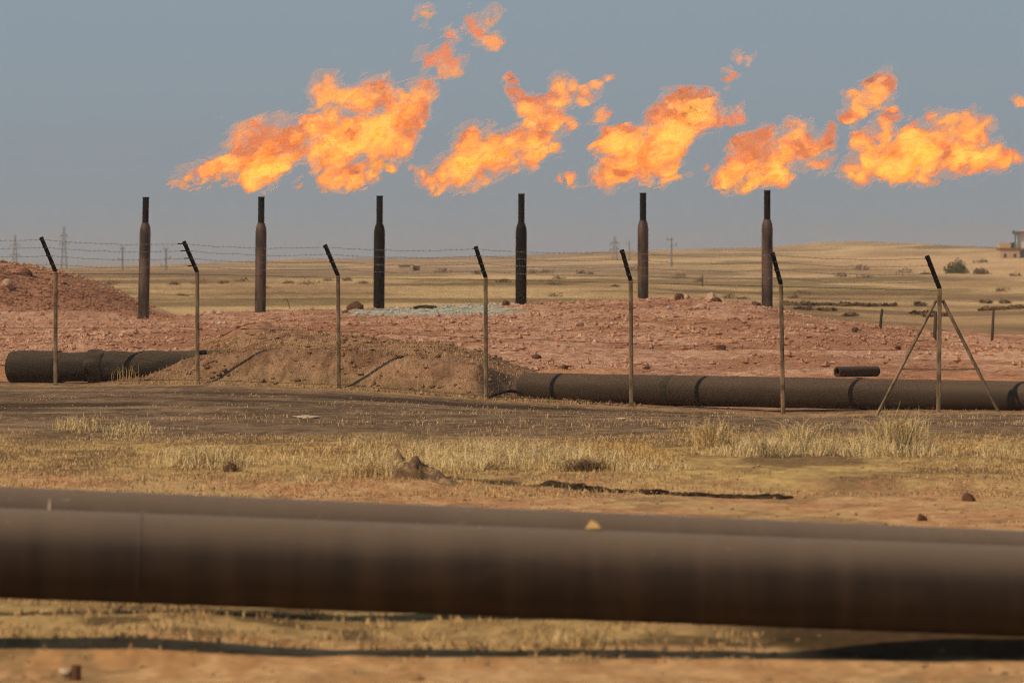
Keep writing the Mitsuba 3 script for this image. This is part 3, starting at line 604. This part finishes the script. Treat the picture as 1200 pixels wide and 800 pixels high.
for i, (px, py, Y, s, dk, lab) in enumerate(big):
    x = X(px, Y); k = numbered('rock'); m = rock(s, 10 + i, ICO2, .75); m.apply_translation([x, Y, gz(x, Y) + s * .25]); scene[k] = mikit.ply(m, 'm_rock_dark' if dk else 'm_rock_pink', 22); tag(k, lab, 'rock', 'larger rocks lying about the site')
# black heap on the grey gravel
Y = 240.; x = X(497, Y); m = rock(1.0, 61, ICO3); m.vertices *= [.55, .3, .16]; m.apply_translation([x, Y, gz(x, Y) + .08]); scene['tar_lump'] = mikit.ply(m, 'm_black_soil', 50); tag('tar_lump', 'flat black lump on the pale grey gravel', 'lump')
# earth stump and clods in the near grass
def heap_mesh(sx, sy, sz, seed):
    r, a = np.meshgrid(np.linspace(0, 1, 26), np.linspace(0, 2 * np.pi, 60, endpoint=False), indexing='ij')
    w = r * (1 + .55 * (meshkit.fbm(np.stack([np.cos(a) * 1.4, np.sin(a) * 1.4, r * 0 + seed], -1), 3, seed) - .5))
    x, y = w * np.cos(a) * sx, w * np.sin(a) * sy
    n1 = meshkit.fbm(np.stack([x, y, x * 0 + seed], -1) * 7, 4, seed); n2 = meshkit.fbm(np.stack([x, y, x * 0], -1) * 30, 3, seed + 2) - .5
    z = sz * ((1 - r ** 1.5) * (.35 + 1.0 * n1) * .95 + .28 * n2 * (1 - r * .7)) - .02 - .03 * r
    i, j = np.meshgrid(np.arange(25), np.arange(60), indexing='ij'); p = i * 60 + j; q = i * 60 + (j + 1) % 60
    qd = np.stack([p, p + 60, q + 60, q], -1).reshape(-1, 4)
    return trimesh.Trimesh(np.stack([x, y, z], -1).reshape(-1, 3), np.vstack([qd[:, [0, 1, 2]], qd[:, [0, 2, 3]]]), process=False)
def earth(key, px, py, Y, sx, sy, sz, seed, lab, mat='m_soil_dark', c='earth clod'):
    x = X(px, Y); m = heap_mesh(sx, sy, sz, seed); m.apply_translation([x, Y, gz(x, Y)])
    k = numbered(key); scene[k] = mikit.ply(m, mat, 35); tag(k, lab, c)
earth('earth_mound', 487, 568, 61.2, .38, .45, .27, 31, 'broken earth mound with a dark right side in front of the tall grass')
earth('earth_mound', 466, 560, 61.5, .20, .22, .34, 32, 'upright clod at the left shoulder of the broken earth mound')
earth('earth_mound', 520, 574, 60.4, .24, .3, .10, 33, 'low spill of earth right of the broken mound')
earth('earth_mound', 270, 551, 63.5, .15, .15, .14, 34, 'dark rooty earth stump in the straw left of the broken mound', 'm_rock_dark')
earth('earth_mound', 408, 556, 63.0, .18, .16, .10, 35, 'small brown clod between the stump and the broken mound')
# black streak behind the rear pipe: scattered clods over darkened ground
r_ = np.random.default_rng(55); ms = []
for i in range(230):
    t = r_.random(); x = .36 + 2.45 * t + r_.normal(0, .02); y = 60.7 - 2.4 * t + r_.normal(0, .10); q = r_.uniform(.015, .05) * (1.3 if abs(t - .98) < .05 else 1)
    m = rock(1.0, 700 + i, ICO1, 1, .5); m.vertices *= [q * 2.2, q * 1.6, q * .8]; m.apply_translation([x, y, gz(x, y)]); ms.append(m)
scene['dark_streak'] = mikit.ply(cat(ms), 'm_black_soil', True); tag('dark_streak', 'long low black streak of dark clods behind the rear near pipe', kind='stuff')
# pale slab on the track
Y = 89.5; x = X(361, Y); m = rock(1.0, 71, ICO3, 1, .3); m.vertices *= [.27, .35, .035]; m.apply_translation([x, Y, gz(x, Y) + .03]); scene['pale_slab'] = mikit.ply(m, 'm_pale', 60); tag('pale_slab', 'flat cream coloured slab lying on the dark track', 'slab')
Y = 88.0; x = X(729, Y); m = rock(1.0, 72, ICO2, 1, .5); m.vertices *= [.10, .1, .025]; m.apply_translation([x, Y, gz(x, Y) + .03]); scene['pale_slab_001'] = mikit.ply(m, 'm_pale', 60); tag('pale_slab_001', 'small pale fragment on the track right of the fifth fence post foot', 'slab')

# ------------------------------------------------------------------ grass
def blades(x, y, h, lean, wid, seed):
    r_ = np.random.default_rng(seed); n = len(x); z = ground_h(x, y) - .01
    a = r_.uniform(0, 6.28, n); ld = r_.uniform(0, 6.28, n); lr = lean * r_.random(n) ** .8 * h
    wx, wy = np.cos(a) * wid, np.sin(a) * wid
    b = np.stack([x, y, z], 1); w = np.stack([wx, wy, 0 * wx], 1)
    mid = b + np.stack([np.cos(ld) * lr * .28, np.sin(ld) * lr * .28, h * .62], 1); tip = b + np.stack([np.cos(ld) * lr, np.sin(ld) * lr, h * (1 - .35 * (lr / np.maximum(h, 1e-6)) ** 2 * .5) * r_.uniform(.85, 1, n)], 1)
    v = np.stack([b - w, b + w, mid - w * .75, mid + w * .75, tip], 1).reshape(-1, 3); o = 5 * np.arange(n)[:, None]
    return trimesh.Trimesh(v, np.concatenate([o + [0, 1, 3], o + [0, 3, 2], o + [2, 3, 4]]), process=False)
def clumped(r_, n, x0, x1, y0, y1, cl, sp):
    """Points in tufts: tuft centres, then blades round them."""
    k = max(1, int(n / cl)); cx, cy = r_.uniform(x0, x1, k), r_.uniform(y0, y1, k)
    i = r_.integers(0, k, n); return cx[i] + r_.normal(0, sp, n), cy[i] + r_.normal(0, sp, n), i
def tall(x0, x1, y0, y1, n, h0, h1, seed, edge=True):
    r_ = np.random.default_rng(seed); x, y, i = clumped(r_, n, x0, x1, y0, y1, 22, .07)
    dens = gn(x, y, .6, 3, 71) + .5 * gn(x, y, 2.2, 2, 72)
    keep = dens + r_.uniform(-.16, .16, n) > -.04
    x, y, i = x[keep], y[keep], i[keep]
    hh = (h0 + (h1 - h0) * r_.random(i.max() + 1))[i] * r_.uniform(.55, 1.05, len(x)) * (.8 + .9 * np.clip(gn(x, y, .5, 2, 73) + .2, 0, .6))
    e = np.minimum(x - x0, x1 - x); hh *= .45 + .55 * sst(0, .7, e)
    k2 = y - y0 - .4 > (y1 - y0) * .55 * np.clip(gn(x, y * 0, .55, 3, 77) * 2.2 + .25, 0, 1); x, y, hh = x[k2], y[k2], hh[k2]
    return blades(x, y, hh, 1.15, r_.uniform(.0028, .0055, len(x)), seed + 1)
ms = [tall(X(405, 65), X(800, 65), 62.2, 68, 24000, .13, .33, 201), tall(X(640, 64), X(800, 65), 63, 69, 4000, .1, .3, 202),
      tall(X(822, 69), X(1125, 69), 66.8, 71.0, 15000, .13, .34, 203), tall(X(1090, 70), X(1230, 70), 67, 71, 2500, .08, .22, 204), tall(X(190, 66), X(420, 66), 63.0, 69, 4000, .05, .17, 205), tall(X(330, 72), X(640, 74), 70, 75, 2500, .06, .16, 206)]
add('dry_grass', cat(ms), 'm_straw', False); tag('dry_grass', 'tall straw coloured grass in front of the track', kind='stuff')
r_ = np.random.default_rng(301)
def low(n, y0, y1, h0, h1, seed, wid, sp=.10, cl=14, thr=-.05, fr=.35, near=False):
    r_ = np.random.default_rng(seed); y = r_.uniform(y0, y1, int(n / cl)); x = r_.uniform(-.1, .1, len(y)) * y
    i = r_.integers(0, len(y), n); x, y = x[i] + r_.normal(0, sp, n), y[i] + r_.normal(0, sp, n)
    keep = gn(x, y, fr, 3, 74) + r_.uniform(-.12, .12, n) > thr
    if near: keep &= (x < 1.6) | (y > 38.5)
    x, y = x[keep], y[keep]
    return blades(x, y, r_.uniform(h0, h1, len(x)), .9, r_.uniform(.004, .008, len(x)), seed + 1)
ms = [low(72000, 58.5, 80, .012, .070, 302, .006, .2, 12, -.035, .28), low(6000, 84, 103, .02, .07, 303, .006, .1, 10, .02), low(9000, 34.8, 44, .02, .075, 304, .004, .08, 12, .0, .35, True), low(2600, 33.9, 35.6, .015, .07, 308, .004, .06, 9, .02, .8, True), low(9000, 50, 61, .015, .05, 305, .004, .1, 12, .02), low(4000, 79, 90, .03, .11, 306, .005, .16, 16, .03)]
x = r_.uniform(-7.5, 1.5, 9000); y = Yf(x) + r_.uniform(-.6, 5, 9000); ms.append(blades(x, y, r_.uniform(.02, .10, 9000), .9, r_.uniform(.004, .007, 9000), 307))
add('stubble', cat(ms), 'm_stubble', False); tag('stubble', 'short dry stubble over the near ground and the berm', kind='stuff')
def tuft(px, py, Y, n, h, sp, lab, mat='m_straw', seed=0, lean=1.2):
    r_ = np.random.default_rng(400 + seed); x = X(px, Y) + r_.normal(0, sp, n); y = Y + r_.normal(0, sp, n)
    k = numbered('grass_tuft'); labels[k + '__blades'] = {'kind': 'stuff'}; scene[k + '__blades'] = mikit.ply(blades(x, y, h * r_.uniform(.5, 1.05, n), lean, r_.uniform(.003, .006, n), 500 + seed), mat, False); tag(k, lab, 'grass tuft')
tuft(690, 556, 63.0, 330, .21, .12, 'dark brown dead tuft at the right end of the tall grass', 'm_scrub', 1)
tuft(1050, 535, 71, 500, .62, .16, 'tallest wispy tuft below the left corner brace', 'm_straw', 2)
tuft(833, 540, 70, 260, .55, .10, 'lone wispy tuft at the left end of the right hand grass', 'm_straw', 3)
tuft(938, 535, 71, 240, .55, .12, 'thin tall stalks below the sixth fence post', 'm_straw', 4)
tuft(240, 556, 64.5, 900, .30, .22, 'ragged straw tuft left of the dark earth stump', 'm_straw', 5)
tuft(274, 552, 63.3, 60, .19, .06, 'dark roots and stalks bristling from the earth stump', 'm_scrub', 12)
tuft(463, 566, 61.3, 420, .26, .13, 'straw tuft on the left peak of the broken earth mound', 'm_straw', 13)
tuft(360, 575, 60.5, 300, .10, .14, 'small yellow tuft above the rear pipe, left of the broken mound', 'm_straw', 6)
tuft(443, 565, 61.5, 700, .24, .16, 'straw tuft hugging the left side of the broken earth mound', 'm_straw', 7)
tuft(148, 445, 112.9, 46, .42, .13, 'pale dry weed growing against the coated pipe', 'm_straw', 8, .5)
tuft(685, 745, 35.4, 200, .16, .08, 'blurred straw tuft seen beneath the front near pipe', 'm_straw', 9)
tuft(90, 505, 82, 260, .28, .16, 'thin pale tuft at the edge of the track on the left', 'm_straw', 10)
tuft(152, 508, 80.5, 260, .30, .16, 'pale tuft second from the left at the track edge', 'm_straw', 11)

# ------------------------------------------------------------------ far plain: shrubs, stakes, pylons, buildings
def leafy(key, x, y, w, h, n, size, mat, seed, lab, c, group=None):
    r_ = np.random.default_rng(600 + seed); z0 = gz(x, y)
    u = r_.normal(size=(n, 3)); u /= np.linalg.norm(u, axis=1, keepdims=True); rr = r_.random(n) ** .45
    lob = .65 + .6 * meshkit.noise(u * 2 + seed, seed)
    p = u * (rr * lob)[:, None] * [w / 2, w / 2, h * .55]; p[:, 2] = abs(p[:, 2]) * 1.5
    p += [x, y, z0]
    a = r_.normal(size=(n, 3)); a /= np.linalg.norm(a, axis=1, keepdims=True); b = np.cross(a, r_.normal(size=(n, 3))); b /= np.linalg.norm(b, axis=1, keepdims=True)
    s = size * r_.uniform(.6, 1.3, n)[:, None]
    v = np.stack([p - a * s, p + b * s * .5, p + a * s, p - b * s * .5], 1).reshape(-1, 3); o = 4 * np.arange(n)[:, None]
    k = numbered(key); tag(k, lab, c, group)
    scene[k] = mikit.ply(trimesh.Trimesh(v, np.concatenate([o + [0, 1, 2], o + [0, 2, 3]]), process=False), mat, False)
leafy('green_bush', X(1121, 900), 900, 4.6, 2.5, 900, .22, 'm_leaf', 1, 'dark green bush on the slope left of the house', 'bush')
leafy('brown_bush', X(1150, 880), 880, 3.0, 1.2, 300, .2, 'm_scrub', 2, 'brown bush just right of the green bush', 'bush')
SH = [(128, 327, 620), (205, 328, 620), (236, 329, 640), (262, 330, 650), (213, 343, 470), (284, 328, 700), (362, 327, 620), (385, 325, 700), (406, 325, 700), (425, 327, 650), (648, 330, 600), (625, 320, 950), (640, 320, 950), (680, 321, 900), (692, 321, 900), (652, 343, 440), (655, 326, 700), (855, 338, 480), (871, 338, 480), (796, 326, 800), (1014, 325, 800), (930, 336, 520), (940, 333, 560), (1060, 322, 900), (1010, 318, 1000), (560, 322, 900), (520, 318, 1000), (745, 318, 1000), (720, 330, 560), (590, 328, 640), (338, 328, 640), (310, 331, 560), (1085, 322, 880), (1175, 335, 600), (1190, 323, 850), (985, 322, 860), (820, 326, 700), (1150, 305, 1150)]
for i, (px, py, Y) in enumerate(SH):
    q = random.Random(i); w = q.uniform(1.3, 3.0) * Y / 700; leafy('shrub', X(px, Y), Y, w, w * q.uniform(.22, .38), 90, .10 * Y / 500, 'm_scrub', 20 + i, 'low dull brown shrub on the golden plain', 'shrub', 'low shrubs on the golden plain')
# dark brush along the old banks at the right
vv = []
r_ = np.random.default_rng(88)
for (p0, y0, Y0, p1, y1, Y1, n, w) in [(825, 345, 375, 880, 352, 350, 900, .6), (835, 352, 345, 885, 353, 345, 500, .5), (920, 346, 395, 1085, 342, 420, 1300, .7), (930, 351, 360, 1010, 349, 365, 500, .5), (1100, 337, 470, 1200, 336, 470, 700, .7), (990, 361, 330, 1200, 344, 400, 1900, .6), (1080, 356, 345, 1110, 355, 350, 400, .5), (690, 350, 350, 710, 349, 350, 100, .4), (745, 347, 360, 800, 347, 360, 350, .5)]:
    t = r_.random(n); t = t[meshkit.noise(np.c_[t * 9 + p0, t * 0, t * 0], 3) > .42]; n = len(t)
    Y = Y0 + (Y1 - Y0) * t + r_.normal(0, .5, n) + 5 * (meshkit.noise(np.c_[t * 5 + p0, t * 0, t * 0], 9) - .5); x = X(p0 + (p1 - p0) * t, Y) ; z = ground_h(x, Y) + abs(r_.normal(0, w * .13, n))
    p = np.stack([x, Y, z], 1); a = r_.normal(size=(n, 3)) * [.16, .16, .04]; b = r_.normal(size=(n, 3)) * .08; b[:, 2] = abs(b[:, 2]) + .03
    vv.append(np.stack([p - a, p + a, p + b], 1).reshape(-1, 3))
vv = np.vstack(vv); add('brush', trimesh.Trimesh(vv, np.arange(len(vv)).reshape(-1, 3), process=False), 'm_scrub', False); tag('brush', 'dark dead brush along the old banks on the right of the plain', kind='stuff')
def stake(px, y0, y1, Y, dx, lab, r=.04):
    k = numbered('stake'); scene[k] = mikit.ply(fixn(tube([[X(px, Y), Y, Z(y1, Y) - .5], [X(px + dx * .5, Y) + .01, Y, Z((y0 + y1) / 2, Y)], [X(px + dx, Y), Y, Z(y0, Y)]], [r, r, r * .85], 7)), 'm_stack', 40); tag(k, lab, 'stake')
stake(1031, 362, 381, 215, 3, 'short leaning stake left of the corner braces, beyond the pink soil', .055)
stake(1162, 360, 399, 195, 2.5, 'tall thin stake on the plain right of the corner braces', .05)
stake(1095, 365, 400, 185, 1.5, 'stake seen just left of the corner post', .06)
stake(332, 362, 338, 240, 8, 'thin rod leaning right between the second stack and the third post', .02)
stake(823, 322, 330, 600, 0, 'tiny distant stake left of the rusty stack farthest right', .08)
def lattice(px, top, foot, Y, w, arms, lab):
    """Steel lattice tower: four tapering legs, bracing and cross arms."""
    x, zt, zb = X(px, Y), Z(top, Y), gz(X(px, Y), Y) - .5; h = zt - zb; k = numbered('pylon'); tag(k, lab, 'pylon')
    c = lambda t, sx, sy: np.array([x + sx * w * .62 * (1 - .80 * t), Y + sy * w * .62 * (1 - .80 * t), zb + t * h])
    legs = [tube([c(0, sx, sy), c(1, sx, sy)], .09, 4) for sx in (-1, 1) for sy in (-1, 1)]
    br = []
    for a, b in zip(np.linspace(0, .93, 8)[:-1], np.linspace(0, .93, 8)[1:]):
        for s in (-1, 1):
            br += [tube([c(a, -1, s), c(b, 1, s)], .05, 3), tube([c(a, 1, s), c(b, -1, s)], .05, 3)]
    for i, l in enumerate(legs): scene[f'{k}__leg' + (f'_{i:03d}' if i else '')] = mikit.ply(l, 'm_pylon', False)
    scene[k + '__bracing'] = mikit.ply(cat(br), 'm_pylon', False)
    for i, (t, aw) in enumerate(arms):
        m = [tube([[x - aw, Y, zb + t * h], [x + aw, Y, zb + t * h]], .09, 4), tube([[x - aw, Y, zb + t * h], [x, Y, zb + (t + .06) * h], [x + aw, Y, zb + t * h]], .06, 4)] + [tube([[x + q * aw, Y, zb + t * h], [x + q * aw, Y, zb + t * h - .9]], .09, 4) for q in (-1, 1)]
        scene[f'{k}__cross_arm' + (f'_{i:03d}' if i else '')] = mikit.ply(cat(m), 'm_pylon', False)
def pole(px, top, foot, Y, arms, lab):
    x, zt, zb = X(px, Y), Z(top, Y), gz(X(px, Y), Y) - .5; k = numbered('power_pole'); tag(k, lab, 'power pole')
    scene[k + '__pole'] = mikit.ply(fixn(tube([[x, Y, zb], [x, Y, zt]], [.20, .13], 7)), 'm_pylon', 40)
    for i, (dz, l, r) in enumerate(arms):
        z = zt - dz; m = [tube([[x - l, Y - .16, z], [x + r, Y - .16, z]], .075, 4)]
        for q in (-l, r):
            if abs(q) > .3: m.append(tube([[x + q, Y - .16, z], [x + q, Y - .16, z + .5]], .08, 5))
        scene[f'{k}__cross_arm' + (f'_{i:03d}' if i else '')] = mikit.ply(cat(m), 'm_pylon', False)
lattice(17.5, 275, 306, 1900, 1.3, [(.45, 1.6), (.72, 1.6)], 'grey lattice pylon half hidden by the spoil heap at the far left')
lattice(75, 265, 322, 1750, 1.5, [(.62, 1.5), (.8, 1.1)], 'tall lattice pylon right of the first fence post')
pole(143.5, 289, 325, 1150, [(.5, .4, .4), (2.6, .9, .2)], 'wooden looking power pole just left of the first flare stack')
pole(194.5, 291, 326, 1150, [(.3, .4, .4), (2.0, .3, .9), (3.6, 1.0, .2)], 'power pole between the first flare stack and the second fence post')
lattice(720.5, 277, 321, 1600, 1.2, [(.5, 1.3), (.75, 1.2)], 'pale lattice pylon behind the top of the fifth fence post')
pole(737.5, 281, 320, 1500, [(1.0, 1.0, .3), (3.0, .2, .9)], 'power pole between the lattice pylon and the half rusty stack')
pole(787, 278, 325, 1150, [(.5, 1.0, .3), (1.6, .2, 1.0)], 'power pole standing right of the half rusty stack')
# house on the rise at the right edge
Y = 1240.; hx = X(1172, Y); zb = Z(303.5, Y); k = 'hill_house'; s = Y / F
tag(k, 'flat roofed house with a brown roof band and white upper storey at the right edge', 'house')
W = 44 * s
scene[k + '__lower_storey'] = mikit.ply(box(hx + W / 2, Y + 3, (zb - 2 + Z(293.2, Y)) / 2, W, 6, Z(293.2, Y) - zb + 2), 'm_house', False)
scene[k + '__roof_band'] = mikit.ply(box(hx + W / 2, Y + 3, Z(291.9, Y), W + .5, 6.6, 2.3 * s), 'm_house_band', False)
scene[k + '__parapet'] = mikit.ply(box(hx + 6.5 * s, Y + 3, Z(287.5, Y), 13 * s, 5.2, 6.3 * s), 'm_house', False)
for i, px in enumerate((1178, 1189.5)): scene[k + '__window' + (f'_{i:03d}' if i else '')] = mikit.ply(box(X(px, Y), Y - .02, Z(299.5, Y), 3.4 * s, .16, 4.6 * s), 'm_dark_glass', False)
scene[k + '__doorway'] = mikit.ply(box(X(1199.5, Y), Y - .03, Z(298, Y), 9 * s, .2, 9.5 * s), 'm_dark_glass', False)
scene[k + '__upper_storey'] = mikit.ply(box(X(1192, Y) + 9 * s, Y + 3.2, Z(281.5, Y), 18 * s, 4.6, 18.2 * s), 'm_house_white', False)
scene[k + '__upper_roof'] = mikit.ply(box(X(1190, Y) + 12 * s, Y + 2.9, Z(271.8, Y), 27 * s, 6.4, 1.5 * s), 'm_house_band', False)
scene[k + '__teal_frame'] = mikit.ply(cat([box(X(1190, Y), Y + .2, Z(281, Y), .35, .35, 19 * s), box(X(1191, Y), Y + .1, Z(273.4, Y), 9 * s, .4, 2.4 * s), box(X(1188, Y), Y + .3, Z(271, Y), 3 * s, .3, 2 * s)]), 'm_teal', False)
scene[k + '__water_tank'] = mikit.ply(fixn(tube([[X(1187, Y), Y + 1.4, Z(290.5, Y)], [X(1187, Y), Y + 1.4, Z(284, Y)]], 3.0 * s, 14)), 'm_dark_glass', 40)
# low ruin on the plain
Y = 1050.; s = Y / F; zb = gz(X(480, Y), Y); k = 'ruined_hut'; tag(k, 'low pale ruined hut far off on the plain behind the third fence post', 'hut')
scene[k + '__wall'] = mikit.ply(box(X(474, Y), Y, zb + 2.6 * s, 13 * s, 3, 7 * s), 'm_house', False)
scene[k + '__roof'] = mikit.ply(box(X(476, Y), Y, zb + 6.6 * s, 19 * s, 3.6, 1.0 * s), 'm_house_band', False)
scene[k + '__side_wall'] = mikit.ply(box(X(488, Y), Y + .3, zb + 2.4 * s, 8 * s, 2.4, 6.4 * s), 'm_rock_dark', False)

# ------------------------------------------------------------------ dusty air
scene['haze_air'] = {'type': 'homogeneous', 'albedo': {'type': 'rgb', 'value': [.95, .95, .95]}, 'sigma_t': 1.3e-4, 'phase': {'type': 'hg', 'g': 0.4}}
scene['haze'] = {'type': 'cube', 'to_world': T().translate([0, 2100, -4]).scale([4300, 2200, 31]), 'bsdf': {'type': 'null'}, 'interior': {'type': 'ref', 'id': 'haze_air'}}
tag('haze', 'thin dusty air over the plain', kind='stuff')
scene['camera']['medium'] = {'type': 'ref', 'id': 'haze_air'}
